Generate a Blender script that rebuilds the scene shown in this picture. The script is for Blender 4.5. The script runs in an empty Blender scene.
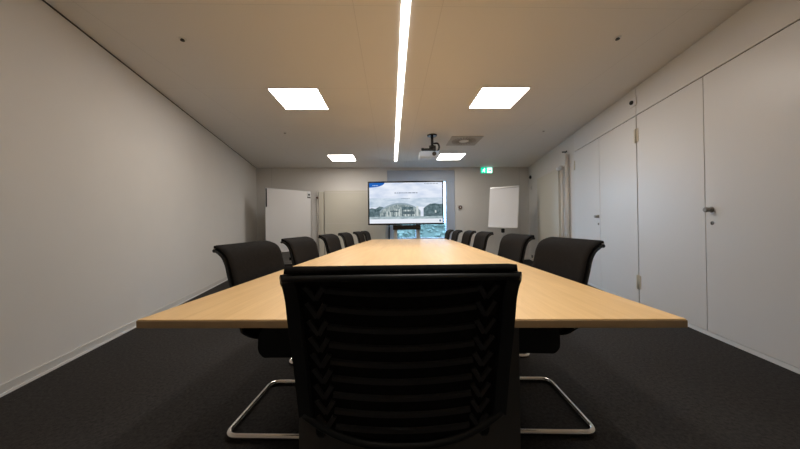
import bpy, bmesh, math, random
from mathutils import Vector, Matrix
random.seed(4)
scn = bpy.context.scene
COL = scn.collection
PI = math.pi
ZC = 2.634                                   # ceiling height

# ------------------------------------------------------------------ materials
def mat(name, color, rough=.6, metal=0., spec=.5, noise=0., nscale=20., bump=0., bscale=80., coat=0.):
    m = bpy.data.materials.new(name); m.use_nodes = True
    nt = m.node_tree; b = nt.nodes['Principled BSDF']
    b.inputs['Base Color'].default_value = (*color, 1)
    b.inputs['Roughness'].default_value = rough
    b.inputs['Metallic'].default_value = metal
    b.inputs['Specular IOR Level'].default_value = spec
    b.inputs['Coat Weight'].default_value = coat
    tc = nt.nodes.new('ShaderNodeTexCoord')
    if noise:
        n = nt.nodes.new('ShaderNodeTexNoise'); n.inputs['Scale'].default_value = nscale
        n.inputs['Detail'].default_value = 4
        nt.links.new(tc.outputs['Object'], n.inputs['Vector'])
        r = nt.nodes.new('ShaderNodeValToRGB')
        r.color_ramp.elements[0].position = .3; r.color_ramp.elements[1].position = .7
        r.color_ramp.elements[0].color = (*[c*(1-noise) for c in color], 1)
        r.color_ramp.elements[1].color = (*[min(1, c*(1+noise)) for c in color], 1)
        nt.links.new(n.outputs['Fac'], r.inputs['Fac'])
        nt.links.new(r.outputs['Color'], b.inputs['Base Color'])
    if bump:
        n = nt.nodes.new('ShaderNodeTexNoise'); n.inputs['Scale'].default_value = bscale
        n.inputs['Detail'].default_value = 3
        nt.links.new(tc.outputs['Object'], n.inputs['Vector'])
        bp = nt.nodes.new('ShaderNodeBump'); bp.inputs['Strength'].default_value = bump
        bp.inputs['Distance'].default_value = .004
        nt.links.new(n.outputs['Fac'], bp.inputs['Height'])
        nt.links.new(bp.outputs['Normal'], b.inputs['Normal'])
    return m

def emit(name, color, s):
    m = bpy.data.materials.new(name); m.use_nodes = True
    nt = m.node_tree; nt.nodes.clear()
    e = nt.nodes.new('ShaderNodeEmission'); o = nt.nodes.new('ShaderNodeOutputMaterial')
    e.inputs['Color'].default_value = (*color, 1); e.inputs['Strength'].default_value = s
    nt.links.new(e.outputs[0], o.inputs['Surface'])
    return m

def wood_mat():
    m = mat('beech_veneer', (.6, .41, .23), rough=.42, spec=.3)
    nt = m.node_tree; b = nt.nodes['Principled BSDF']
    tc = nt.nodes.new('ShaderNodeTexCoord')
    mp = nt.nodes.new('ShaderNodeMapping'); mp.inputs['Scale'].default_value = (14, .9, 14)
    nt.links.new(tc.outputs['Object'], mp.inputs['Vector'])
    n = nt.nodes.new('ShaderNodeTexNoise'); n.inputs['Scale'].default_value = 1.6; n.inputs['Detail'].default_value = 6
    n.inputs['Roughness'].default_value = .62; n.inputs['Distortion'].default_value = .5
    nt.links.new(mp.outputs[0], n.inputs['Vector'])
    mp2 = nt.nodes.new('ShaderNodeMapping'); mp2.inputs['Scale'].default_value = (160, 5, 160)
    nt.links.new(tc.outputs['Object'], mp2.inputs['Vector'])
    n2 = nt.nodes.new('ShaderNodeTexNoise'); n2.inputs['Scale'].default_value = 1.; n2.inputs['Detail'].default_value = 2
    nt.links.new(mp2.outputs[0], n2.inputs['Vector'])
    mx = nt.nodes.new('ShaderNodeMix'); mx.inputs['Factor'].default_value = .3
    nt.links.new(n.outputs['Fac'], mx.inputs['A']); nt.links.new(n2.outputs['Fac'], mx.inputs['B'])
    r = nt.nodes.new('ShaderNodeValToRGB')
    r.color_ramp.elements[0].position = .3; r.color_ramp.elements[0].color = (.68, .435, .195, 1)
    r.color_ramp.elements[1].position = .7; r.color_ramp.elements[1].color = (.84, .57, .275, 1)
    nt.links.new(mx.outputs['Result'], r.inputs['Fac'])
    nt.links.new(r.outputs['Color'], b.inputs['Base Color'])
    return m

def carpet_mat():
    m = mat('charcoal_carpet', (.04, .036, .034), rough=.95, spec=.15)
    nt = m.node_tree; b = nt.nodes['Principled BSDF']
    tc = nt.nodes.new('ShaderNodeTexCoord')
    n = nt.nodes.new('ShaderNodeTexNoise'); n.inputs['Scale'].default_value = 55; n.inputs['Detail'].default_value = 5
    n.inputs['Roughness'].default_value = .75
    nt.links.new(tc.outputs['Object'], n.inputs['Vector'])
    r = nt.nodes.new('ShaderNodeValToRGB')
    r.color_ramp.elements[0].position = .33; r.color_ramp.elements[0].color = (.020, .0187, .018, 1)
    r.color_ramp.elements[1].position = .68; r.color_ramp.elements[1].color = (.056, .052, .050, 1)
    nt.links.new(n.outputs['Fac'], r.inputs['Fac'])
    nt.links.new(r.outputs['Color'], b.inputs['Base Color'])
    bp = nt.nodes.new('ShaderNodeBump'); bp.inputs['Strength'].default_value = .6; bp.inputs['Distance'].default_value = .006
    n2 = nt.nodes.new('ShaderNodeTexNoise'); n2.inputs['Scale'].default_value = 220
    nt.links.new(tc.outputs['Object'], n2.inputs['Vector'])
    nt.links.new(n2.outputs['Fac'], bp.inputs['Height']); nt.links.new(bp.outputs['Normal'], b.inputs['Normal'])
    return m

def ceiling_mat():
    """off-white metal ceiling with hairline joints"""
    base = (.84, .825, .805)
    m = mat('ceiling_panels', base, rough=.75, spec=.2)
    nt = m.node_tree; b = nt.nodes['Principled BSDF']
    tc = nt.nodes.new('ShaderNodeTexCoord'); sp = nt.nodes.new('ShaderNodeSeparateXYZ')
    mp = nt.nodes.new('ShaderNodeMapping'); mp.inputs['Rotation'].default_value = (0, 0, math.radians(-1.75))
    nt.links.new(tc.outputs['Object'], mp.inputs['Vector']); nt.links.new(mp.outputs[0], sp.inputs[0])
    def math_(op, a, bb=None):
        k = nt.nodes.new('ShaderNodeMath'); k.operation = op
        for i, v in enumerate((a, bb)):
            if v is None: continue
            if isinstance(v, (int, float)): k.inputs[i].default_value = v
            else: nt.links.new(v, k.inputs[i])
        return k.outputs[0]
    acc = None
    for x0 in (-2.25, -.26, .40, 2.32):
        d = math_('LESS_THAN', math_('ABSOLUTE', math_('SUBTRACT', sp.outputs[0], x0)), .0022)
        acc = d if acc is None else math_('MAXIMUM', acc, d)
    fy = math_('ABSOLUTE', math_('SUBTRACT', math_('FRACT', math_('DIVIDE', math_('SUBTRACT', sp.outputs[1], 2.07-.625), 1.25)), .5))
    acc = math_('MAXIMUM', acc, math_('LESS_THAN', fy, .0013))
    mx = nt.nodes.new('ShaderNodeMix'); mx.data_type = 'RGBA'
    mx.inputs['A'].default_value = (*base, 1); mx.inputs['B'].default_value = (*[c*.85 for c in base], 1)
    nt.links.new(acc, mx.inputs['Factor']); nt.links.new(mx.outputs['Result'], b.inputs['Base Color'])
    return m

M = dict(
    wall=mat('painted_wall', (.72, .70, .665), .8, spec=.25, noise=.012, nscale=3, bump=.05, bscale=160),
    ceil=ceiling_mat(), carpet=carpet_mat(), wood=wood_mat(),
    woodedge=mat('beech_edge_band', (.42, .27, .135), .45, noise=.12, nscale=9),
    door=mat('cupboard_lacquer', (.72, .705, .68), .38, spec=.45),
    gap=mat('shadow_gap_board', (.06, .055, .05), .9),
    gap2=mat('grey_wall_finish', (.68, .66, .62), .8),
    skirt=mat('grey_skirting', (.60, .585, .555), .6),
    skirtlight=mat('aluminium_strip', (.80, .80, .78), .4),
    fabric=mat('black_fabric', (.0105, .0092, .0086), .95, spec=.14, noise=.25, nscale=60, bump=.35, bscale=420),
    plastic=mat('black_plastic', (.014, .014, .0135), .38, spec=.45),
    plasticsoft=mat('soft_black_plastic', (.008, .008, .008), .6, spec=.3),
    rib=mat('smoked_rib_plastic', (.034, .031, .028), .42, spec=.5),
    chrome=mat('chrome', (.72, .70, .67), .16, metal=1.),
    darkpanel=mat('dark_base_panel', (.09, .083, .077), .6),
    steel=mat('brushed_steel', (.42, .40, .37), .35, metal=1.),
    darksteel=mat('dark_keyhole', (.05, .047, .042), .5, metal=.6),
    knobgrey=mat('grey_brown_metal', (.30, .28, .25), .35, metal=.3),
    brass=mat('cream_hinge', (.60, .54, .42), .4),
    radiator=mat('cream_radiator_lacquer', (.64, .61, .52), .5),
    pipe=mat('beige_pipe_lacquer', (.70, .66, .60), .5),
    white=mat('white_lacquer', (.78, .78, .77), .4),
    board=mat('white_board_enamel', (.74, .725, .71), .22),
    paper=mat('flip_chart_paper', (.84, .84, .85), .8),
    alu=mat('aluminium', (.62, .62, .62), .35, metal=.9),
    black=mat('black_gloss', (.006, .006, .007), .25),
    winframe=mat('blue_grey_window_frame', (.46, .53, .64), .45),
    sill=mat('white_sill', (.82, .82, .82), .4),
    vent=mat('grey_vent_plate', (.50, .47, .43), .5),
    ventdark=mat('vent_slot_grey', (.22, .21, .195), .7),
    projector=mat('window_tinted_projector_case', (.52, .62, .78), .4),  # blue of the window light is put into the case colour
    brown=mat('brown_button', (.11, .055, .04), .4),
    leaf=mat('hedge_leaves', (.10, .125, .10), .8, noise=.2, nscale=12),
    lawn=mat('lawn_ground', (.07, .10, .085), .9, noise=.2, nscale=4),
    paving=mat('pale_paving', (.45, .47, .48), .8, noise=.1, nscale=3),
    lamp=emit('lamp_diffuser', (1.0, .93, .86), 24.), lampfar=emit('dimmed_lamp_diffuser', (1.0, .93, .86), 19.),
    strip=emit('strip_diffuser', (1.0, .94, .87), 10.),
)
def glass_mat():
    m = bpy.data.materials.new('window_glass'); m.use_nodes = True
    nt = m.node_tree; nt.nodes.clear()
    t = nt.nodes.new('ShaderNodeBsdfTransparent'); t.inputs[0].default_value = (.9, .95, .96, 1)
    g = nt.nodes.new('ShaderNodeBsdfGlossy'); g.inputs['Roughness'].default_value = .02
    f = nt.nodes.new('ShaderNodeFresnel'); f.inputs[0].default_value = 1.45
    x = nt.nodes.new('ShaderNodeMixShader'); o = nt.nodes.new('ShaderNodeOutputMaterial')
    nt.links.new(f.outputs[0], x.inputs[0]); nt.links.new(t.outputs[0], x.inputs[1]); nt.links.new(g.outputs[0], x.inputs[2])
    nt.links.new(x.outputs[0], o.inputs['Surface'])
    return m
M['glass'] = glass_mat()

# ------------------------------------------------------------------ mesh builder
class MB:
    def __init__(s): s.bm = bmesh.new(); s.mats = []
    def mi(s, m):
        if m is None: return 0
        if m not in s.mats: s.mats.append(m)
        return s.mats.index(m)
    def _tag(s, faces, m, smooth=False):
        i = s.mi(m)
        for f in faces: f.material_index = i; f.smooth = smooth
    def box(s, lo, hi, bev=0., m=None, mtx=None, seg=2):
        g = bmesh.new(); bmesh.ops.create_cube(g, size=1)
        c = [(a+b)/2 for a, b in zip(lo, hi)]; d = [abs(b-a) for a, b in zip(lo, hi)]
        bmesh.ops.transform(g, matrix=Matrix.Translation(c) @ Matrix.Diagonal((*d, 1)), verts=g.verts)
        if bev: bmesh.ops.bevel(g, geom=g.edges[:], offset=bev, segments=seg, affect='EDGES', profile=.5)
        return s.merge(g, m, mtx)
    def merge(s, g, m=None, mtx=None, smooth=False):
        if mtx is not None: bmesh.ops.transform(g, matrix=mtx, verts=g.verts)
        bmesh.ops.recalc_face_normals(g, faces=g.faces[:])
        vm = {v: s.bm.verts.new(v.co) for v in g.verts}
        fs = []
        for f in g.faces:
            try: fs.append(s.bm.faces.new([vm[v] for v in f.verts]))
            except ValueError: pass
        s._tag(fs, m, smooth); g.free(); return s
    def cyl(s, a, b, r, r2=None, n=20, m=None, bev=0., smooth=True):
        a = Vector(a); b = Vector(b); d = b-a
        g = bmesh.new()
        bmesh.ops.create_cone(g, cap_ends=True, segments=n, radius1=r, radius2=r if r2 is None else r2, depth=d.length)
        if bev:
            es = [e for e in g.edges if any(len(f.verts) > 4 for f in e.link_faces)]
            bmesh.ops.bevel(g, geom=es, offset=bev, segments=2, affect='EDGES')
        q = d.to_track_quat('Z', 'Y').to_matrix().to_4x4()
        s.merge(g, m, Matrix.Translation((a+b)/2) @ q, smooth)
        for f in s.bm.faces:
            if len(f.verts) > 4: f.smooth = False
        return s
    def prism(s, pts, z0, z1, m=None, mtx=None, bev=0.):
        g = bmesh.new()
        vs = [g.verts.new((x, y, z0)) for x, y in pts]; f = g.faces.new(vs)
        r = bmesh.ops.extrude_face_region(g, geom=[f])
        for v in r['geom']:
            if isinstance(v, bmesh.types.BMVert): v.co.z = z1
        if bev: bmesh.ops.bevel(g, geom=g.edges[:], offset=bev, segments=2, affect='EDGES')
        return s.merge(g, m, mtx)
    def tube(s, pts, r, n=12, m=None, flat=1.):
        """round tube along points with rounded corners already in pts"""
        pts = [Vector(p) for p in pts]; g = bmesh.new(); rings = []
        up = None
        for i, p in enumerate(pts):
            t = ((pts[min(i+1, len(pts)-1)]-p).normalized() + (p-pts[max(i-1, 0)]).normalized())
            t.normalize()
            if up is None:
                up = Vector((0, 0, 1)) if abs(t.z) < .9 else Vector((1, 0, 0))
            up = (up - t*up.dot(t)).normalized(); sd = t.cross(up)
            rings.append([g.verts.new(p + up*math.cos(2*PI*k/n)*r + sd*math.sin(2*PI*k/n)*r*flat) for k in range(n)])
        for a, b in zip(rings, rings[1:]):
            for k in range(n): g.faces.new([a[k], a[(k+1) % n], b[(k+1) % n], b[k]])
        g.faces.new(rings[0]); g.faces.new(list(reversed(rings[-1])))
        return s.merge(g, m, smooth=True)
    def build(s, name, m=None, parent=None, loc=(0, 0, 0), rot=0.):
        me = bpy.data.meshes.new(name); s.bm.normal_update(); s.bm.to_mesh(me); s.bm.free()
        for k in (s.mats if s.mats and s.mats[0] is not None else [m]): me.materials.append(k)
        o = bpy.data.objects.new(name, me); COL.objects.link(o)
        o.location = loc; o.rotation_euler = (0, 0, rot)
        if parent: o.parent = parent
        return o

def fillet(pts, r, seg=6):
    """round the corners of a polyline"""
    pts = [Vector(p) for p in pts]; out = [pts[0]]
    for i in range(1, len(pts)-1):
        a, b, c = pts[i-1], pts[i], pts[i+1]
        rr = r[i] if isinstance(r, (list, tuple)) else r
        d1 = (a-b); d2 = (c-b); k = min(rr, d1.length*.49, d2.length*.49)
        p = b+d1.normalized()*k; q = b+d2.normalized()*k
        for j in range(seg+1):
            t = j/seg; out.append(p*(1-t)**2 + b*2*t*(1-t) + q*t*t)
    out.append(pts[-1]); return out

def tag(o, label=None, cat=None, group=None, kind=None):
    if label: o['label'] = label
    if cat: o['category'] = cat
    if group: o['group'] = group
    if kind: o['kind'] = kind
    return o
def empty(name, loc, rot=0.):
    o = bpy.data.objects.new(name, None); COL.objects.link(o)
    o.empty_display_size = .1; o.location = loc; o.rotation_euler = (0, 0, rot); return o
def copy_tree(o, parent=None):
    kids = list(o.children); c = o.copy(); COL.objects.link(c); c.parent = parent
    for k in kids: copy_tree(k, c)
    return c
def struct(o): o['kind'] = 'structure'; return o

# ------------------------------------------------------------------ room shell
YN = -2.6
def lx(y): return -2.50 + (y-1.95)*(-3.90+2.50)/(7.63-1.95)      # left wall line
def rx(y): return 2.63 + (y-2.0)*(3.69-2.63)/6.0                 # right wall line
FL, FR = Vector((lx(7.63), 7.63)), Vector((rx(8.0), 8.0))
NL, NR = Vector((lx(YN), YN)), Vector((rx(YN), YN))
def slab_wall(name, a, b, out, t=.2, z0=0., z1=ZC, m=None):
    o = Vector(out)*t
    return struct(MB().prism([a, b, b+o, a+o], z0, z1).build(name, m or M['wall']))
def perp(a, b, s):
    d = (b-a).normalized(); return Vector((-d.y*s, d.x*s))
struct(MB().prism([NL+Vector((-.4, -.4)), NR+Vector((.4, -.4)), FR+Vector((.4, .3)), FL+Vector((-.4, .3))], -.15, 0).build('floor', M['carpet']))
struct(MB().prism([NL+Vector((-.4, -.4)), NR+Vector((.4, -.4)), FR+Vector((.4, .3)), FL+Vector((-.4, .3))], ZC, ZC+.15).build('ceiling', M['ceil']))
slab_wall('wall_left', NL, FL, perp(NL, FL, 1))
slab_wall('wall_right', NR, FR, perp(NR, FR, -1))
slab_wall('wall_near', NL, NR, (0, -1), m=M['gap2'])
# far wall with the window opening, built in its own frame: u along the wall, v outwards
fd = (FR-FL).normalized(); fang = math.atan2(fd.y, fd.x)
FW = Matrix.Translation((FL.x, FL.y, 0)) @ Matrix.Rotation(fang, 4, 'Z')
def fu(x): return (x-FL.x)/fd.x              # world x -> distance along the far wall
U0, U1, WZ0, WZ1 = fu(-.34), fu(1.57), .58, 2.565
flen = (FR-FL).length
w = MB()
w.box((0, 0, 0), (U0, .25, ZC), mtx=FW); w.box((U1, 0, 0), (flen, .25, ZC), mtx=FW)
w.box((U0, 0, 0), (U1, .25, WZ0), mtx=FW); w.box((U0, 0, WZ1), (U1, .25, ZC), mtx=FW)
struct(w.build('wall_far', M['wall']))
# window
wr = empty('window_1', FW @ Vector((0, 0, 0)), fang); struct(wr)
f = MB()
f.box((U0+.001, .06, WZ1-.31), (U1-.001, .2, WZ1-.001), .006)          # deep top box
f.box((U0+.001, .08, WZ0+.03), (U0+.16, .2, WZ1-.31), .006)
f.box((U1-.245, .08, WZ0+.03), (U1-.001, .2, WZ1-.31), .006)
um = fu(.50)
f.box((um-.045, .09, WZ0+.03), (um+.045, .19, WZ1-.31), .006)
f.box((U0+.16, .09, WZ0+.03), (U1-.245, .19, WZ0+.08), .006)
struct(f.build('window_frame', M['winframe'], wr))
struct(MB().box((U0+.16, .135, WZ0+.08), (um-.045, .145, WZ1-.31)).build('window_pane', M['glass'], wr))
struct(MB().box((um+.045, .135, WZ0+.08), (U1-.245, .145, WZ1-.31)).build('window_pane', M['glass'], wr))
struct(MB().box((U0+.002, -.05, WZ0-.0), (U1-.002, .2, WZ0+.03), .005).build('window_sill', M['sill'], wr))
# skirtings
def skirting(name, a, b, s, h=.066):
    n = perp(a, b, s); k = MB()
    k.prism([a, b, b+n*.010, a+n*.010], .016, h, M['skirt'])
    k.prism([a, b, b+n*.018, a+n*.018], 0, .016, M['skirtlight'])
    return struct(k.build(name))
skirting('baseboard_left', NL+Vector((.0, .02)), FL+Vector((.0, -.02)), -1)
skirting('baseboard_right', Vector((rx(5.14), 5.14)), FR+Vector((0, -.03)), 1, .05)
skirting('baseboard_far', FL+fd*.03, FR-fd*.03, -1, .05)

# ------------------------------------------------------------------ built-in cupboards on the right wall
rd = (FR-NR).normalized(); rang = math.atan2(rd.y, rd.x)
RW0 = Vector((rx(0), 0))
def ru(y): return (y-0)/rd.y
CUPH = 2.285
def cupboard(y0, y1, lock_on_near, label):
    """y0 < y1 along the wall, two doors; local x along the wall, local +y into the room"""
    u0, u1 = ru(y0), ru(y1); L = u1-u0
    t = empty('built_in_cupboard', (RW0.x+rd.x*u0, RW0.y+rd.y*u0, 0), rang)
    tag(t, label, 'cupboard', 'built-in cupboards along the right wall')
    MB().box((0, .0004, .0), (L, .004, ZC-.004)).build('carcass', M['gap'], t)
    MB().box((0, .004, .0), (L, .012, .036), .002).build('plinth', M['skirtlight'], t)
    MB().box((0, .004, CUPH+.009), (L, .017, ZC-.003), .001).build('top_filler', M['door'], t)
    mid = L/2; g = .006
    for (a, b, near) in ((0+g*.5, mid-g*.5, True), (mid+g*.5, L-g*.5, False)):
        d = MB().box((a, .004, .040), (b, .017, CUPH), .002).build('door', M['door'], t)
        if near == lock_on_near:
            hx = mid-.062 if near else mid+.050
            h = MB()
            h.cyl((hx, .0165, 1.105), (hx, .022, 1.105), .026, m=M['knobgrey'], bev=.002)
            h.cyl((hx, .020, 1.105), (hx, .070, 1.105), .019, .022, m=M['knobgrey'], bev=.004)
            h.build('knob', None, d)['label'] = 'grey brown round knob'
            k = MB().cyl((hx-.005, .0165, .99), (hx-.005, .023, .99), .017, m=M['knobgrey'], bev=.002)
            k.box((hx-.009, .0225, .974), (hx-.001, .025, .998), m=M['darksteel'])
            k.build('keyhole', None, d)['label'] = 'grey brown keyhole rosette'
        hu = a+.022 if near else b-.022
        for z in (.29, 2.045):
            q = MB().box((hu-.010, .0165, z-.08), (hu+.010, .024, z+.08), .003)
            q.cyl((hu+(-.016 if near else .016), .022, z-.085), (hu+(-.016 if near else .016), .022, z+.085), .006)
            q.build('hinge', M['brass'], d)
    return t
cupboard(1.586, 3.35, True, 'flush white double-door built-in cupboard with a round knob and keyhole, nearest the camera on right')
cupboard(3.358, 5.03, False, 'flush white double-door built-in cupboard further along, beside the cream radiator panel')

# ------------------------------------------------------------------ ceiling fixtures
RA = math.radians(1.75)
def lamp_panel(x, y, label, m='lamp'):
    t = empty('ceiling_light', (x, y, ZC), RA); tag(t, label, 'ceiling light', 'square ceiling light panels')
    s = .297
    f = MB()
    for a, b in (((-s, -s), (s, -s+.012)), ((-s, s-.012), (s, s)), ((-s, -s+.012), (-s+.012, s-.012)), ((s-.012, -s+.012), (s, s-.012))):
        f.box((*a, -.010), (*b, -.0005))
    f.build('frame', M['white'], t)
    MB().box((-s+.012, -s+.012, -.008), (s-.012, s-.012, -.001)).build('diffuser', M[m], t)
lamp_panel(-1.248, 3.565, 'square lit ceiling panel on the left, nearer of two, close above the viewer')
lamp_panel(1.277, 3.61, 'square lit ceiling panel on the right, nearer of two, clear of the projector')
lamp_panel(-1.345, 6.63, 'square lit ceiling panel far left, above the whiteboard side of the screen', 'lampfar')
lamp_panel(1.222, 6.645, 'square lit ceiling panel far right, just behind the ceiling projector', 'lampfar')
t = empty('strip_light', (.128, 0, ZC), RA)
tag(t, 'long narrow lit strip running down the middle of the ceiling', 'ceiling light')
MB().box((-.034, -.6, -.006), (.034, 7.03, -.003)).build('diffuser', M['strip'], t)
MB().box((-.036, -.607, -.0035), (.036, 7.037, -.0004)).build('trim', M['white'], t)
ld = bpy.data.lights.new('strip_boost_lamp', 'AREA'); ld.shape = 'RECTANGLE'; ld.size = .066; ld.size_y = 3.4  # extra lamp under the strip's near half, added to brighten the near table
ld.energy = 14.5; ld.color = (1.0, .945, .87); ld.spread = math.radians(86)
lo = bpy.data.objects.new('strip_boost_lamp', ld); COL.objects.link(lo); lo.parent = t; lo.location = (0, 1.7, -.0075)
# swirl vent
t = empty('ceiling_vent', (1.26, 5.42, ZC), RA); tag(t, 'square grey ceiling air vent with a round swirl centre', 'vent')
MB().box((-.295, -.295, -.008), (.295, .295, -.0005), .002).build('plate', M['vent'], t)
g = MB()
for k in range(24):
    a = 2*PI*k/24
    g.box((.10, -.009, -.0105), (.235, .009, -.0075), mtx=Matrix.Rotation(a, 4, 'Z') @ Matrix.Rotation(.0, 4, 'X'))
g.build('slots', M['ventdark'], t)
MB().cyl((0, 0, -.016), (0, 0, -.0075), .075, .09, n=32, bev=.002).build('centre_disc', M['white'], t)
# sprinkler heads
def sprinkler(x, y, label, dark):
    t = empty('sprinkler_head', (x, y, ZC), 0); tag(t, label, 'sprinkler', 'small sprinkler heads in the ceiling')
    MB().cyl((0, 0, -.004), (0, 0, -.0005), .028, .030, n=24).build('rosette', M['white'], t)
    m = M['darksteel'] if dark else M['steel']
    h = MB().cyl((0, 0, -.012), (0, 0, -.0035), .013, n=12)
    h.cyl((0, 0, -.016), (0, 0, -.0115), .017, n=16)
    h.build('nozzle', m, t)
sprinkler(-1.85, 2.40, 'dark sprinkler dot in ceiling, near left, close to the left wall', True)
sprinkler(-1.966, 4.82, 'pale sprinkler dot in ceiling, further left, beyond the near left light panel', False)
sprinkler(2.537, 4.90, 'pale sprinkler dot in ceiling, further right, beyond the near right light panel', False)
sprinkler(1.94, 2.46, 'dark sprinkler dot in ceiling, near right, above the cupboards', True)

# projector hanging from the ceiling
t = empty('projector', (.60, 5.05, ZC), 0); tag(t, 'pale projector on a black mount hanging from the ceiling', 'projector')
MB().cyl((0, 0, -.022), (0, 0, -.0005), .085, .092, n=32, bev=.004).build('ceiling_plate', M['black'], t)
MB().cyl((0, 0, -.24), (0, 0, -.02), .024, n=16).build('pole', M['black'], t)
b = MB()
b.cyl((.0, -.01, -.245), (.0, -.01, -.20), .058, n=20)
b.box((-.19, -.04, -.285), (.06, .02, -.245), .010)
b.cyl((-.20, -.02, -.262), (-.15, -.02, -.262), .026, n=16, bev=.006)
b.box((.0, -.06, -.30), (.06, .03, -.20), .012)
b.tube(fillet([(.02, -.05, -.17), (.10, -.05, -.16), (.125, -.05, -.24), (.09, -.05, -.315), (.02, -.05, -.31)], .045), .017)
b.tube([(-.17, -.02, -.25), (-.17, -.02, -.322)], .012); b.tube([(-.02, .10, -.25), (-.02, .10, -.322)], .012)
b.box((-.04, 0, -.275), (.0, .11, -.246), .004)
b.build('bracket', M['black'], t)
body = MB().box((-.24, -.13, -.425), (.10, .14, -.318), .02, seg=3).build('case', M['projector'], t)
MB().cyl((.02, -.150, -.372), (.02, -.125, -.372), .036, n=24, m=M['black'], bev=.004).build('lens', M['black'], body)
MB().box((-.21, -.1325, -.40), (-.09, -.129, -.345), .001).build('vent_grille', M['projector'], body)

# ------------------------------------------------------------------ conference table
TA = math.radians(-1.95)                      # the table is turned slightly
TW, TL, TH = 1.532, 4.72, .74
t = empty('conference_table', (.004, .779, 0), TA)
tag(t, 'long light beech conference table with dark panel bases down the middle of the room', 'table')
MB().box((-TW/2+.002, .002, TH-.003), (TW/2-.002, TL-.002, TH), .001).build('tabletop_veneer', M['wood'], t)
MB().box((-TW/2, 0, TH-.024), (TW/2, TL, TH-.003), .0015).build('tabletop', M['woodedge'], t)
for yy in (.335, 2.36, 4.38):
    q = MB().box((-.425, yy-.022, .015), (.438, yy+.022, TH-.06), .003).build('base_panel', M['darkpanel'], t)
    MB().box((-.44, yy-.06, 0), (.45, yy+.06, .015), .003).build('foot_plate', M['darkpanel'], q)
r = MB()
for xx in (-.36, .36): r.box((xx-.03, .3, TH-.064), (xx+.03, TL-.28, TH-.024), .003)
r.build('under_rail', M['darkpanel'], t)

# ------------------------------------------------------------------ conference chair (origin at the rear floor bar, facing +x)
PROFILE = [(-.030, .904), (-.012, .900), (.004, .893), (.020, .883), (.033, .864), (.044, .830), (.054, .78), (.068, .72),
           (.088, .64), (.106, .55), (.120, .48), (.131, .418)]
def resample(p, n):
    p = [Vector((a, 0, b)) for a, b in p]; L = [0]
    for a, b in zip(p, p[1:]): L.append(L[-1]+(b-a).length)
    def at(s):
        s = max(0, min(L[-1], s))
        for i in range(len(p)-1):
            if s <= L[i+1]+1e-9:
                k = (s-L[i])/(L[i+1]-L[i]); return p[i].lerp(p[i+1], k)
        return p[-1]
    return at, L[-1]
# smooth the profile a little with a Catmull-Rom pass
def catmull(p, k=6):
    q = []
    for i in range(len(p)-1):
        p0 = p[max(i-1, 0)]; p1 = p[i]; p2 = p[i+1]; p3 = p[min(i+2, len(p)-1)]
        for j in range(k):
            t = j/k
            q.append(tuple(.5*((2*b)+(-a+c)*t+(2*a-5*b+4*c-d)*t*t+(-a+3*b-3*c+d)*t**3) for a, b, c, d in zip(p0, p1, p2, p3)))
    q.append(p[-1]); return q
PAT, PLEN = resample(catmull(PROFILE), 0)
HW = .272                                    # half width of the back
SAG = .107                                   # how much the bottom edge dips in the middle
def smax(y): return PLEN - SAG*(abs(y)/HW)**2.6
def pnt(s, y, off=0.):
    """point of the back shell: s down from the top lip, y across, off towards the sitter"""
    y *= 1-.090*max(0, 1-max(s, 0)/.05)-.015*max(0, (s-.14)/.33)
    a = PAT(s); d = (PAT(s+.004)-PAT(s-.004)).normalized()       # tangent, going down
    n = Vector((-d.z, 0, d.x))                                    # forward normal
    c = .012*(y/HW)**2*min(1, s/.12)                              # sides wrap forward
    return a + n*off + Vector((c, y, 0))
def sheet(s0, off, th, hw, ns=36, ny=22, cut=0.):
    """soft-edged padded sheet over the back profile"""
    g = bmesh.new(); F, B = [], []
    for i in range(ns+1):
        rf, rb = [], []
        for j in range(ny+1):
            v = -math.cos(PI*j/ny) if False else (2*j/ny-1)
            v = math.copysign(abs(v)**.8, v)
            y = v*hw; e = smax(y)-cut; k = i/ns
            k = .5-.5*math.cos(PI*k)*(1) if False else k
            s = s0+(e-s0)*k
            ed = min((1-abs(v))*hw, (k)*(e-s0)+.006, (1-k)*(e-s0)+.002)
            q = math.sqrt(max(0, 1-max(0, 1-ed/(th*.6))**2)); q = (.3+.7*q) if k > .02 else max(.72, .3+.7*q)
            rf.append(g.verts.new(pnt(s, y, off+th/2*q))); rb.append(g.verts.new(pnt(s, y, off-th/2*q)))
        F.append(rf); B.append(rb)
    for i in range(ns):
        for j in range(ny):
            g.faces.new([F[i][j], F[i][j+1], F[i+1][j+1], F[i+1][j]]); g.faces.new([B[i][j], B[i+1][j], B[i+1][j+1], B[i][j+1]])
    for i in range(ns):
        g.faces.new([F[i][0], F[i+1][0], B[i+1][0], B[i][0]]); g.faces.new([F[i][ny], B[i][ny], B[i+1][ny], F[i+1][ny]])
    for j in range(ny):
        g.faces.new([F[0][j], B[0][j], B[0][j+1], F[0][j+1]]); g.faces.new([F[ns][j], F[ns][j+1], B[ns][j+1], B[ns][j]])
    return MB().merge(g, None, smooth=True)
def strip_on_back(path, wdt, th, off):
    """flat bar laid on the rear of the back along (s,y) points"""
    m = MB(); g = bmesh.new(); rings = []
    for i, (s, y) in enumerate(path):
        s2, y2 = path[min(i+1, len(path)-1)]; s1, y1 = path[max(i-1, 0)]
        ds, dy = s2-s1, y2-y1; l = math.hypot(ds, dy) or 1; ns_, ny_ = -dy/l, ds/l
        h = wdt/2
        rings.append([g.verts.new(pnt(s+ns_*a, y+ny_*a, off+b)) for a, b in ((-h, 0), (h, 0), (h*.8, -th), (-h*.8, -th))])
    for a, b in zip(rings, rings[1:]):
        for k in range(4): g.faces.new([a[k], a[(k+1) % 4], b[(k+1) % 4], b[k]])
    g.faces.new(rings[0]); g.faces.new(list(reversed(rings[-1])))
    return m.merge(g, None, smooth=False)

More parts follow.
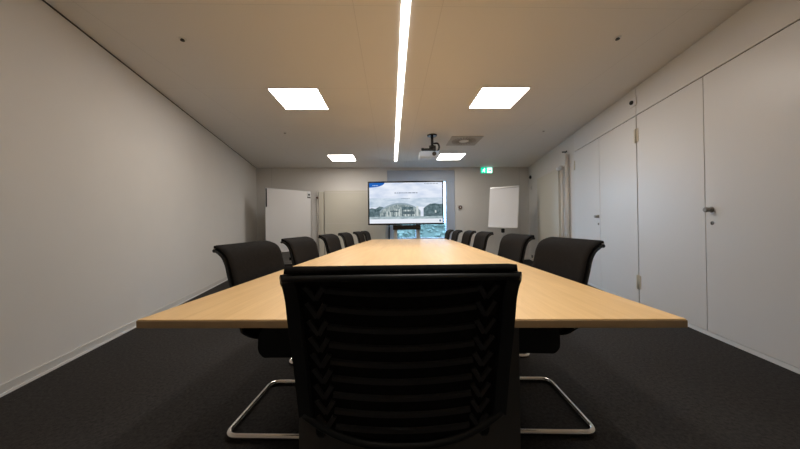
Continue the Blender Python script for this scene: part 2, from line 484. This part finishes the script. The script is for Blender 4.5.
def rib_mb(k):
    s = .085+.0475*k
    return strip_on_back([(s+.012*(1-(y/.175)**2), y) for y in [-.175+.035*i for i in range(11)]], .015, .007, -.004)
def lattice_mb(side):
    m = MB()
    for k in range(9):
        s = .075+.045*k
        for a, b in (((s, .176), (s+.036, .198)), ((s+.036, .198), (s, .220))):
            p = strip_on_back([(a[0], a[1]*side), ((a[0]+b[0])/2, (a[1]+b[1])/2*side), (b[0], b[1]*side)], .013, .006, -.004)
            m.merge(p.bm, None)
    return m
def make_chair(detailed):
    t = empty('conference_chair', (0, 0, 0))
    # back: padded front, rear frame, ribs
    sheet(-.002, .007, .018, HW-.007).build('backrest', M['fabric'], t)
    fr = MB()
    ys = [-(HW-.014)+2*(HW-.014)*i/24 for i in range(25)]
    fr.tube([pnt(.008, y, -.009) for y in [-(HW-.006)+2*(HW-.006)*i/24 for i in range(25)]], .009, 12)                               # top lip bar
    fr.tube([pnt(smax(y)-.012, y, -.006) for y in ys], .011, 12)                                 # bottom rim
    for sd in (-1, 1):
        y = sd*(HW-.019)
        fr.merge(strip_on_back([(.016+(smax(y)-.026)*i/30, y) for i in range(31)], .040, .012, -.001).bm, None, smooth=False)
    fo = fr.build('back_frame', M['plastic'], t)
    if detailed:
        for k in range(9): rib_mb(k).build('rib', M['rib'], fo)
        for sd in (-1, 1): lattice_mb(sd).build('lattice', M['rib'], fo)
    else:
        m = MB()
        for k in range(9): m.merge(rib_mb(k).bm, None)
        for sd in (-1, 1): m.merge(lattice_mb(sd).bm, None)
        m.build('rib_panel', M['rib'], fo)
    # seat
    g = bmesh.new()
    nx, ny = 20, 16; T, Bt = [], []
    for i in range(nx+1):
        a = i/nx; tr, br = [], []
        for j in range(ny+1):
            v = 2*j/ny-1; x = .20+.44*a; y = v*.222
            ed = min(a*.44, (1-a)*.44, (1-abs(v))*.222)
            q = math.sqrt(max(0, 1-max(0, 1-ed/.04)**2))
            zt = .458+.030*q - .02*math.exp(-((a-.45)/.3)**2)*(1-v*v) - (.015*max(0, (a-.8)/.2)**2)
            tr.append(g.verts.new((x, y, zt))); br.append(g.verts.new((x, y, .430-.018*q)))
        T.append(tr); Bt.append(br)
    for i in range(nx):
        for j in range(ny):
            g.faces.new([T[i][j], T[i+1][j], T[i+1][j+1], T[i][j+1]]); g.faces.new([Bt[i][j], Bt[i][j+1], Bt[i+1][j+1], Bt[i+1][j]])
    for i in range(nx):
        g.faces.new([T[i][0], Bt[i][0], Bt[i+1][0], T[i+1][0]]); g.faces.new([T[i][ny], T[i+1][ny], Bt[i+1][ny], Bt[i][ny]])
    for j in range(ny):
        g.faces.new([T[0][j], T[0][j+1], Bt[0][j+1], Bt[0][j]]); g.faces.new([T[nx][j], Bt[nx][j], Bt[nx][j+1], T[nx][j+1]])
    MB().merge(g, None, smooth=True).build('seat', M['fabric'], t)
    # side panels that carry the back
    for sd in (-1, 1):
        pts = [(.205, .389), (.178, .415), (.180, .49), (.195, .520), (.225, .540), (.30, .545), (.38, .53), (.47, .50), (.56, .47), (.59, .44), (.57, .395)]
        pts = [(p.x, p.y) for p in fillet([(*q, 0) for q in pts], .02, 3)]
        y0 = .224*sd
        mtx = Matrix(((1, 0, 0, 0), (0, 0, 1, 0), (0, 1, 0, 0), (0, 0, 0, 1)))
        p = MB().prism(pts, min(y0, y0+.020*sd), max(y0, y0+.020*sd), mtx=mtx, bev=.004)
        p.tube(fillet([tuple(pnt(.28, .236*sd, .004)), (.15, .234*sd, .580), (.22, .234*sd, .535), (.30, .234*sd, .50)], .03), .011)
        p.build('side_panel', M['plasticsoft'], t)
    # chrome cantilever tube
    r = .0135; y = .232
    loop = [(.30, -y+.02, .395), (.62, -y, .395), (.58, -y, r), (.010, -y, r), (.010, y, r), (.58, y, r), (.62, y, .395), (.30, y-.02, .395)]
    MB().tube(fillet(loop, [0, .06, .07, .055, .055, .07, .06, 0], 7), r, 14).build('cantilever_tube', M['chrome'], t)
    for sd in (-1, 1):
        MB().box((.10, y*sd-.012, 0), (.14, y*sd+.012, .006), .002).build('floor_glide', M['plasticsoft'], t)
    for ch in t.children:
        if ch.name.startswith('cantilever_tube'): ch['label'] = 'chrome cantilever tube'
    return t

CG = 'black conference chairs around the table'
head = make_chair(True)
head.location = (0, .608, 0); head.rotation_euler = (0, 0, PI/2)
tag(head, 'black ribbed-back chair at the near head of the table, seen from behind', 'chair', CG)
side = None
ordw = ['nearest', 'second from the camera', 'third from the camera', 'fourth from the camera', 'fifth from the camera', 'farthest']
def place_side(x, y, rot, label):
    global side
    if side is None: side = make_chair(False); c = side
    else: c = copy_tree(side)
    c.location = (x, y, 0); c.rotation_euler = (0, 0, rot); tag(c, label, 'chair', CG)
LEFT = [(-.846, 1.565, 0.), (-.826, 2.27, 0.), (-.791, 3.08, 0.), (-.769, 3.88, .0), (-.698, 4.61, .0), (-.658, 5.20, .0)]
RIGHT = [(.934, 1.555, 0.), (.982, 2.335, 0.), (1.018, 3.365, 0.), (1.039, 4.15, 0.), (.99, 4.78, 0.), (.962, 5.37, 0.)]
LL = ['black cantilever chair nearest the camera on the left side of the table',
      'second black cantilever chair from the camera on the left, before the whiteboard',
      'third black cantilever chair from the camera on the left side of the table',
      'fourth black cantilever chair from the camera on the left side of the table',
      'fifth and last-but-one black chair on the left side, partly hiding the last',
      'farthest black chair on the left side, at the far left table corner']
RL = ['black cantilever chair nearest the camera on the right, before the cupboards',
      'second black cantilever chair from the camera on the right, below the flip chart',
      'third black cantilever chair from the camera on the right side of the table',
      'fourth black cantilever chair from the camera on the right side of the table',
      'fifth and last-but-one black chair on the right side, partly hiding the last',
      'farthest black chair on the right side, at the far right table corner']
for (x, y, r), l in zip(LEFT, LL): place_side(x, y, TA+r, l)
for (x, y, r), l in zip(RIGHT, RL): place_side(x, y, TA+PI+r, l)

# ------------------------------------------------------------------ television on its stand
TVY, TVW, TVH, TVX, TVZ = 7.0, 1.90, 1.092, .155, 1.03
t = empty('television', (TVX, TVY, 0), 0); tag(t, 'large flat television showing a slide, on a stand before the window', 'television')
MB().box((-TVW/2, 0, TVZ), (TVW/2, .055, TVZ+TVH), .006).build('housing', M['black'], t)
sw, sh = TVW-.074, TVH-.076
def slide_mat(name, c0, c1, var=0., scale=6., s=1., stretch=(1, 1, 1)):
    m = emit(name, c0, s); nt = m.node_tree; e = [n for n in nt.nodes if n.type == 'EMISSION'][0]
    tc = nt.nodes.new('ShaderNodeTexCoord'); mp = nt.nodes.new('ShaderNodeMapping'); mp.inputs['Scale'].default_value = stretch
    n = nt.nodes.new('ShaderNodeTexNoise'); n.inputs['Scale'].default_value = scale; n.inputs['Detail'].default_value = 5
    r = nt.nodes.new('ShaderNodeValToRGB'); r.color_ramp.elements[0].color = (*c0, 1); r.color_ramp.elements[1].color = (*c1, 1)
    r.color_ramp.elements[0].position = .35; r.color_ramp.elements[1].position = .65
    nt.links.new(tc.outputs['Object'], mp.inputs[0]); nt.links.new(mp.outputs[0], n.inputs['Vector'])
    nt.links.new(n.outputs['Fac'], r.inputs['Fac']); nt.links.new(r.outputs[0], e.inputs['Color'])
    return m
S = dict(sky=slide_mat('slide_sky', (.60, .68, .84), (.86, .90, .98), scale=2.2, stretch=(1, 1, 2.6)),
         haze=slide_mat('slide_haze', (.45, .56, .68), (.70, .78, .87), scale=4, stretch=(1, 1, 3)),
         tree=slide_mat('slide_trees', (.05, .09, .10), (.16, .23, .26), scale=14),
         hall=slide_mat('slide_hall', (.13, .19, .21), (.45, .52, .52), scale=11, stretch=(2.5, 1, 1)),
         roof=emit('slide_roof', (.30, .38, .44), 1), dark=emit('slide_dark', (.10, .14, .16), 1),
         lite=emit('slide_light', (.60, .66, .66), 1), road=slide_mat('slide_road', (.24, .32, .36), (.50, .60, .64), scale=7, stretch=(1, 1, 4)),
         band=emit('slide_band', (.80, .84, .91), 1), blue=emit('slide_blue', (.015, .12, .47), 1),
         text=emit('slide_text', (.22, .26, .34), 1), textw=emit('slide_white_text', (.42, .58, .85), 1), icon=emit('slide_icon', (.10, .16, .26), 1))
sc = MB(); lay = [0]
def poly(pts, m):
    lay[0] += 1; y = -.0006-.00012*lay[0]
    vs = [sc.bm.verts.new(((u-.5)*sw, y, TVZ+.038+v*sh)) for u, v in pts]
    fc = sc.bm.faces.new(vs); sc._tag([fc], m)
def rect(u0, v0, u1, v1, m): poly([(u0, v0), (u1, v0), (u1, v1), (u0, v1)], m)
rect(0, 0, 1, 1, S['sky'])
rect(0, .40, 1, .62, S['haze'])
poly([(0, .10), (0, .36), (.03, .38), (.08, .36), (.14, .42), (.19, .40), (.22, .34), (.22, .10)], S['tree'])
poly([(.74, .10), (.74, .36), (.78, .42), (.83, .47), (.90, .48), (.96, .46), (1, .47), (1, .10)], S['tree'])
arc = [(.14+.56*i/20, .30+.20*math.sin(PI*i/20)**.7) for i in range(21)]
poly([(.14, .14)]+arc+[(.70, .14)], S['hall'])
poly(arc+[(x, y-.035) for x, y in reversed(arc)], S['roof'])
for i in range(12):
    x = .19+.042*i; hgt = .24+.11*math.sin(PI*(x-.14)/.56)
    rect(x, .17, x+.016, hgt, S['lite'] if i % 3 else S['dark'])
rect(.44, .33, .60, .40, S['tree']); rect(.46, .22, .62, .29, S['dark']); rect(.28, .28, .40, .31, S['dark'])
rect(.64, .18, .67, .42, S['lite'])
rect(0, .10, 1, .165, S['road'])
rect(.78, .19, .95, .225, S['dark']); rect(.895, .25, .915, .31, S['lite'])
rect(0, 0, 1, .105, S['band'])
poly([(0, 1), (0, .885)]+[(.21*math.sin(PI/2*i/10), .885+.115*(1-math.cos(PI/2*i/10))) for i in range(1, 11)], S['blue'])
for a, b in ((.045, .06), (.065, .085), (.09, .105), (.11, .12)): rect(a, .925, b, .945, S['textw'])
x = .345
while x < .655:
    wd = random.uniform(.015, .05); rect(x, .735, min(x+wd, .66), .757, S['text']); x += wd+.008
x = .44
while x < .54: wd = random.uniform(.012, .03); rect(x, .60, x+wd, .612, S['text']); x += wd+.007
x = .755
while x < .93: wd = random.uniform(.012, .04); rect(x, .958, min(x+wd, .945), .972, S['text']); x += wd+.007
rect(.955, .03, .978, .08, S['icon'])
sc.build('screen', None, t)['label'] = 'lit screen showing a slide of a building'
# trolley stand that carries it
t = empty('television_stand', (TVX, TVY, 0), 0); tag(t, 'grey twin-post stand with a dark shelf carrying the large television', 'stand')
for xx, nm in ((-.27, 'post'), (.30, 'post')):
    MB().box((xx-.045, .075, .04), (xx+.045, .135, 1.55), .006).build(nm, M['pipe'], t)
b = MB().box((-.33, .058, 1.18), (.36, .075, 1.30), .003); b.box((-.33, .058, 1.65-.2), (.36, .075, 1.58), .003)
b.build('mounting_plate', M['black'], t)
MB().box((-.33, -.05, .905), (.36, .135, 1.022), .006).build('shelf_box', M['black'], t)
bs = MB().box((-.55, -.28, .012), (.58, .40, .040), .006).build('base_plate', M['black'], t)
for xx in (-.5, .53):
    for yy in (-.24, .36):
        MB().cyl((xx-.012, yy, .0125), (xx+.012, yy, .0125), .0125, n=14).build('caster', M['plasticsoft'], bs)
tb = MB().tube(fillet([(-.425, .075, 1.04), (-.43, .09, .8), (-.42, .10, .3), (-.40, .13, .012)], .1), .016).build('power_cable', M['black'])
tb.location = (TVX, TVY, 0); tag(tb, 'thick black cable hanging from the television left of its stand', 'cable')

# ------------------------------------------------------------------ mobile whiteboard on the left
a = Vector((-3.163, 6.58)); b_ = Vector((-2.353, 7.436)); L = (b_-a).length; ang = math.atan2(b_.y-a.y, b_.x-a.x)
t = empty('whiteboard', (a.x, a.y, 0), ang); tag(t, 'upright mobile whiteboard standing angled in the far left corner', 'whiteboard')
MB().box((.012, .004, .407), (L-.012, .026, 1.932), .002).build('board', M['board'], t)
f = MB()
f.box((0, 0, .395), (.014, .03, 1.944), .003); f.box((L-.014, 0, .395), (L, .03, 1.944), .003)
f.box((.014, 0, .395), (L-.014, .03, .409), .003); f.box((.014, 0, 1.930), (L-.014, .03, 1.944), .003)
f.build('frame', M['alu'], t)
for xx in (.10, L-.10):
    lg = MB().box((xx-.016, .032, .03), (xx+.016, .062, 1.2), .004).build('leg', M['alu'], t)
    MB().box((xx-.02, -.18, .012), (xx+.02, .27, .036), .006).build('foot', M['plasticsoft'], lg)
MB().box((.012, -.010, 1.49), (.040, .003, 1.93), .004).build('pen_clip_strip', M['plasticsoft'], t)
c = MB().box((L-.115, -.016, 1.79), (L-.02, .003, 1.915), .004, m=M['alu'])
c.cyl((L-.067, -.020, 1.855), (L-.067, -.012, 1.855), .026, n=20, m=M['plasticsoft'])
c.box((L-.112, -.022, 1.77), (L-.03, -.008, 1.792), .003, m=M['darksteel'])
c.build('paper_clamp', None, t)

# ------------------------------------------------------------------ flip chart on the right
t = empty('flip_chart', (2.475, 6.84, 0), math.radians(-36)); tag(t, 'white flip chart easel with blank paper standing before the far wall', 'flip chart')
tilt = Matrix.Translation((0, .10, .93)) @ Matrix.Rotation(math.radians(-6), 4, 'X') @ Matrix.Rotation(math.radians(1.6), 4, 'Y')
fb = MB().box((-.36, 0, 0), (.36, .018, 1.03), .006, mtx=tilt).build('board', M['white'], t)
MB().box((-.345, -.008, .015), (.345, -.001, .99), .001, mtx=tilt).build('paper_pad', M['paper'], t)
cl = MB().box((-.35, -.022, .985), (.35, -.001, 1.022), .004, mtx=tilt).build('clamp_bar', M['alu'], t)
MB().box((-.36, -.07, -.012), (.36, .005, .0), .003, mtx=tilt).build('pen_tray', M['white'], t)
MB().cyl((.0, .125, .42), (.0, .125, .98), .014, n=12).build('pole', M['alu'], t)
MB().box((-.035, .085, .80), (.035, .165, .90), .012).build('clamp_joint', M['plasticsoft'], t)
for k in range(3):
    q = -PI/2+2*PI*k/3
    d = (math.cos(q), math.sin(q))
    MB().tube([(0+d[0]*.01, .125+d[1]*.01, .46), (d[0]*.38, .125+d[1]*.38, .013)], .012).build('leg', M['alu'], t)

# ------------------------------------------------------------------ radiators
def on_far(x): 
    u = fu(x); return FL+fd*u
# far wall, left of the window
p0 = on_far(-2.06)
t = empty('panel_radiator', (p0.x, p0.y, 0), fang); tag(t, 'tall cream flat panel radiator on the far wall, left of the television', 'radiator')
rw = fu(-.40)-fu(-2.06)
k = MB().box((0, -.075, .12), (rw, -.012, 1.985), .006); 
k.build('panel', M['radiator'], t)
g = MB()
for zz in (1.09, 1.93): g.box((.01, -.078, zz), (rw-.01, -.0745, zz+.012), .001)
g.build('joint_bead', M['pipe'], t)
MB().box((.004, -.082, 1.982), (rw-.004, -.010, 1.996), .002).build('top_grille', M['pipe'], t)
MB().box((.05, -.013, .3), (.10, -.0005, 1.8), .002).build('wall_bracket', M['pipe'], t)
p1 = on_far(-2.25)
t = empty('heating_pipe', (p1.x, p1.y, 0), fang); tag(t, 'slim beige heating riser with casing and valve, left of far wall radiator', 'pipe')
MB().cyl((0, -.045, 0), (0, -.045, 1.97), .014, n=14).build('riser', M['pipe'], t)
MB().box((.032, -.055, .0), (.165, -.0005, 1.965), .006).build('casing', M['radiator'], t)
v = MB().cyl((0, -.12, 1.80), (0, -.065, 1.80), .026, n=16); v.cyl((0, -.07, 1.80), (0, -.02, 1.80), .014, n=12)
v.build('valve', M['brown'], t)
# right wall, beyond the cupboards
def right_root(name, y):
    return empty(name, (rx(y), y, 0), rang)
t = right_root('panel_radiator', 5.62); tag(t, 'tall cream flat panel radiator on the right wall, beyond the cupboards', 'radiator')
rl = ru(6.98)-ru(5.62)
MB().box((0, .012, .12), (rl, .075, 2.12), .006).build('panel', M['radiator'], t)
MB().box((.004, .010, 2.117), (rl-.004, .080, 2.13), .002).build('top_grille', M['pipe'], t)
MB().box((rl-.1, .0005, .3), (rl-.05, .013, 1.9), .002).build('wall_bracket', M['pipe'], t)
t = right_root('heating_pipe', 5.50); tag(t, 'pair of beige heating risers with valve between radiator and cupboards', 'pipe')
MB().cyl((0, .05, 0), (0, .05, 2.12), .026, n=14).build('riser', M['pipe'], t)
MB().cyl((-.22, .04, 0), (-.22, .04, 2.33), .03, n=14).build('riser', M['pipe'], t)
MB().tube(fillet([(0, .05, 2.10), (.06, .05, 2.11), (.115, .045, 2.11)], .02), .014).build('connector', M['pipe'], t)
v = MB().cyl((-.05, .085, 2.10), (.09, .085, 2.10), .042, n=16, bev=.012); v.cyl((.02, .04, 2.10), (.02, .09, 2.10), .016, n=12)
v.build('valve', M['white'], t)

# ------------------------------------------------------------------ small things on the walls
def dark_sensor(y, z, label, sz=.05, plate=True):
    t = right_root('wall_sensor', y); t.location.x -= .0175; tag(t, label, 'sensor', 'small dark sensors on the right wall')
    MB().box((-sz, .0005, z-sz*.9), (sz, .014, z+sz*.9), .003).build('back_plate', M['white'], t)
    MB().cyl((.008, .012, z), (.008, .035, z), .024, n=20, bev=.004).build('lens', M['black'], t)
dark_sensor(3.39, 2.462, 'small white plate with a dark round sensor above the cupboard doors', .055)
t = right_root('alarm_sounder', 7.74); tag(t, 'small dark round sounder high on right wall near far corner', 'sensor')
MB().cyl((0, .0005, 2.30), (0, .035, 2.30), .05, n=20, bev=.006).build('housing', M['black'], t)
MB().cyl((0, .034, 2.30), (0, .05, 2.30), .03, n=20, bev=.004).build('grille', M['darksteel'], t)
t = right_root('light_switch', 7.74); tag(t, 'small grey switch plate on right wall below the dark sounder', 'switch')
MB().box((-.045, .0005, 1.955), (.045, .012, 2.045), .003).build('plate', M['skirt'], t)
MB().box((-.025, .011, 1.975), (.025, .018, 2.025), .002).build('rocker', M['alu'], t)
t = right_root('wall_bracket', 5.41); tag(t, 'small dark metal bracket high on right wall by the cupboard end', 'bracket')
MB().box((-.05, .0005, 2.375), (.05, .01, 2.405), .002).build('plate', M['darksteel'], t)
MB().cyl((.0, .01, 2.39), (.0, .075, 2.39), .012, n=12, bev=.002).build('pin', M['darksteel'], t)
t = right_root('wall_socket', 7.74); tag(t, 'small dark socket low on right wall near the far corner', 'socket')
MB().box((-.045, .0205, .075), (.045, .0215, .076)).build('plate_edge', M['black'], t)
t.children[0].data.name = 'plate_edge'
bpy.data.objects.remove(t.children[0]); 
MB().box((-.042, .0005, .07), (.042, .012, .15), .003).build('plate', M['darksteel'], t)
MB().cyl((0, .011, .11), (0, .016, .11), .024, n=18).build('outlet', M['black'], t)
# far wall: push button right of the window, socket under the whiteboard
p = on_far(1.70); t = empty('wall_button', (p.x, p.y, 0), fang); tag(t, 'small grey wall box with round brown button, right of the window', 'button')
MB().box((-.06, -.03, 1.435), (.06, -.0005, 1.57), .006).build('box', M['skirt'], t)
b = MB().cyl((0, -.042, 1.503), (0, -.029, 1.503), .052, n=24, bev=.004).build('button_ring', M['brown'], t)
MB().cyl((0, -.047, 1.503), (0, -.041, 1.503), .018, n=20, bev=.002).build('button', M['white'], b)
p = on_far(-3.0); t = empty('wall_socket', (p.x, p.y, 0), fang); tag(t, 'dark socket low on far wall below the whiteboard', 'socket')
MB().box((-.042, -.014, .10), (.042, -.0005, .18), .003).build('plate', M['darksteel'], t)
MB().cyl((0, -.018, .14), (0, -.013, .14), .024, n=18).build('outlet', M['black'], t)
# vertical wall joints on the far wall
for i, x in enumerate((-3.49, 3.42)):
    p = on_far(x); u = fu(x)
    struct(MB().box((u-.006, -.004, .05), (u+.006, .0, ZC-.001), mtx=FW).build('trim_%d' % (i+1), M['skirt']))
for nm, p, q, sd in (('trim_3', NL, FL, -1),):
    n = perp(p, q, sd); p2, q2 = p+Vector((0, .02)), q-Vector((0, .03))
    struct(MB().prism([p2, q2, q2+n*.008, p2+n*.008], ZC-.010, ZC-.001).build(nm, M['gap']))  # dark strip painted in for the shadow gap below the ceiling, left wall
# exit sign
p = on_far(2.463)
t = empty('exit_sign', (p.x, p.y, 0), fang); tag(t, 'lit green emergency exit sign high on the far wall', 'sign')
EX, EZ0, EZ1 = .17, 2.455, 2.62
MB().box((-EX, -.045, EZ0-.006), (EX, -.0005, EZ1+.004), .005).build('housing', M['white'], t)
eg = emit('exit_green', (.0, .62, .36), 1.5); ew = emit('exit_white', (.80, 1., .95), 2.2)
e = MB()
def epoly(pts, m, d):
    vs = [e.bm.verts.new((x, -.0455-d, EZ0+z)) for x, z in pts]; e._tag([e.bm.faces.new(vs)], m)
H_ = EZ1-EZ0
epoly([(-EX+.004, 0), (EX-.004, 0), (EX-.004, H_), (-EX+.004, H_)], eg, 0)
def disc(cx, cz, r, m, d): epoly([(cx+r*math.cos(2*PI*k/14), cz+r*math.sin(2*PI*k/14)) for k in range(14)], m, d)
def bar(a, b, w_, m, d):
    a = Vector(a); b = Vector(b); n = (b-a).normalized(); n = Vector((-n.y, n.x))*w_/2
    epoly([tuple(a-n), tuple(b-n), tuple(b+n), tuple(a+n)], m, d)
disc(-.060, .132, .014, ew, .0006)                                                   # running figure
bar((-.066, .116), (-.082, .070), .028, ew, .0006); bar((-.066, .112), (-.036, .092), .012, ew, .0007)
bar((-.070, .112), (-.104, .100), .012, ew, .0008); bar((-.104, .100), (-.112, .074), .011, ew, .0009)
bar((-.080, .074), (-.054, .052), .015, ew, .0007); bar((-.054, .054), (-.058, .018), .013, ew, .0008)
bar((-.084, .074), (-.104, .042), .014, ew, .0009); bar((-.104, .044), (-.136, .038), .012, ew, .0010)
epoly([(.015, .012), (.155, .012), (.155, H_-.012), (.015, H_-.012)], ew, .0006)       # bright half with arrow
bar((.035, H_/2), (.100, H_/2), .026, eg, .0012)
epoly([(.092, H_/2-.042), (.140, H_/2), (.092, H_/2+.042)], eg, .0013)
e.build('pictogram', None, t)

# ------------------------------------------------------------------ outside the window
struct(MB().box((-14, 8.4, -.25), (16, 60, -.10)).build('ground_outside', M['lawn']))
def hedge(x, y, w_, h_, label, n=620):
    g = MB(); rnd = random.Random(int(x*100))
    for k in range(n):
        px = rnd.uniform(-w_/2, w_/2); pz = rnd.uniform(.0, h_); py = rnd.uniform(-.45, .45)
        if rnd.random() < .6: py = -.45+rnd.uniform(-.08, .08)
        s = rnd.uniform(.06, .13); gg = bmesh.new()
        bmesh.ops.create_icosphere(gg, subdivisions=1, radius=s)
        bmesh.ops.transform(gg, matrix=Matrix.Translation((px, py, pz)) @ Matrix.Rotation(rnd.random()*3, 4, 'X') @ Matrix.Diagonal((1, .5, .8, 1)), verts=gg.verts)
        g.merge(gg, None)
    g.box((-w_/2+.1, -.36, 0), (w_/2-.1, .45, h_-.06))
    o = g.build('hedge', M['leaf'], None, (x, y, -.10)); tag(o, label, 'hedge')
hedge(1.1, 14.0, 6.4, 1.28, 'green hedge outside, seen through the window below the television')

# ------------------------------------------------------------------ world, camera, colour
wd = bpy.data.worlds.new('sky'); scn.world = wd; wd.use_nodes = True
bg = wd.node_tree.nodes['Background']; bg.inputs['Color'].default_value = (.44, .68, 1.0, 1); bg.inputs['Strength'].default_value = 15.

cam = bpy.data.cameras.new('camera'); co = bpy.data.objects.new('camera', cam); COL.objects.link(co)
cam.sensor_fit = 'HORIZONTAL'; cam.sensor_width = 36; cam.lens = 36*280/800
cam.clip_start = .02
p_, r_ = math.radians(.3), math.radians(.76)
F = Vector((0, math.cos(p_), math.sin(p_))); R0 = Vector((1, 0, 0)); Up0 = Vector((0, -math.sin(p_), math.cos(p_)))
Rt = R0*math.cos(r_) - Up0*math.sin(r_); Up = Up0*math.cos(r_) + R0*math.sin(r_)
mt = Matrix((Rt, Up, -F)).transposed().to_4x4(); mt.translation = (0, 0, 1.0)
co.matrix_world = mt
scn.camera = co
vs = scn.view_settings
vs.view_transform = 'Standard'; vs.look = 'None'; vs.gamma = 1; vs.exposure = 0; vs.use_curve_mapping = False
scn.cycles.max_bounces = 10; scn.cycles.diffuse_bounces = 6
scn.cycles.use_denoising = True
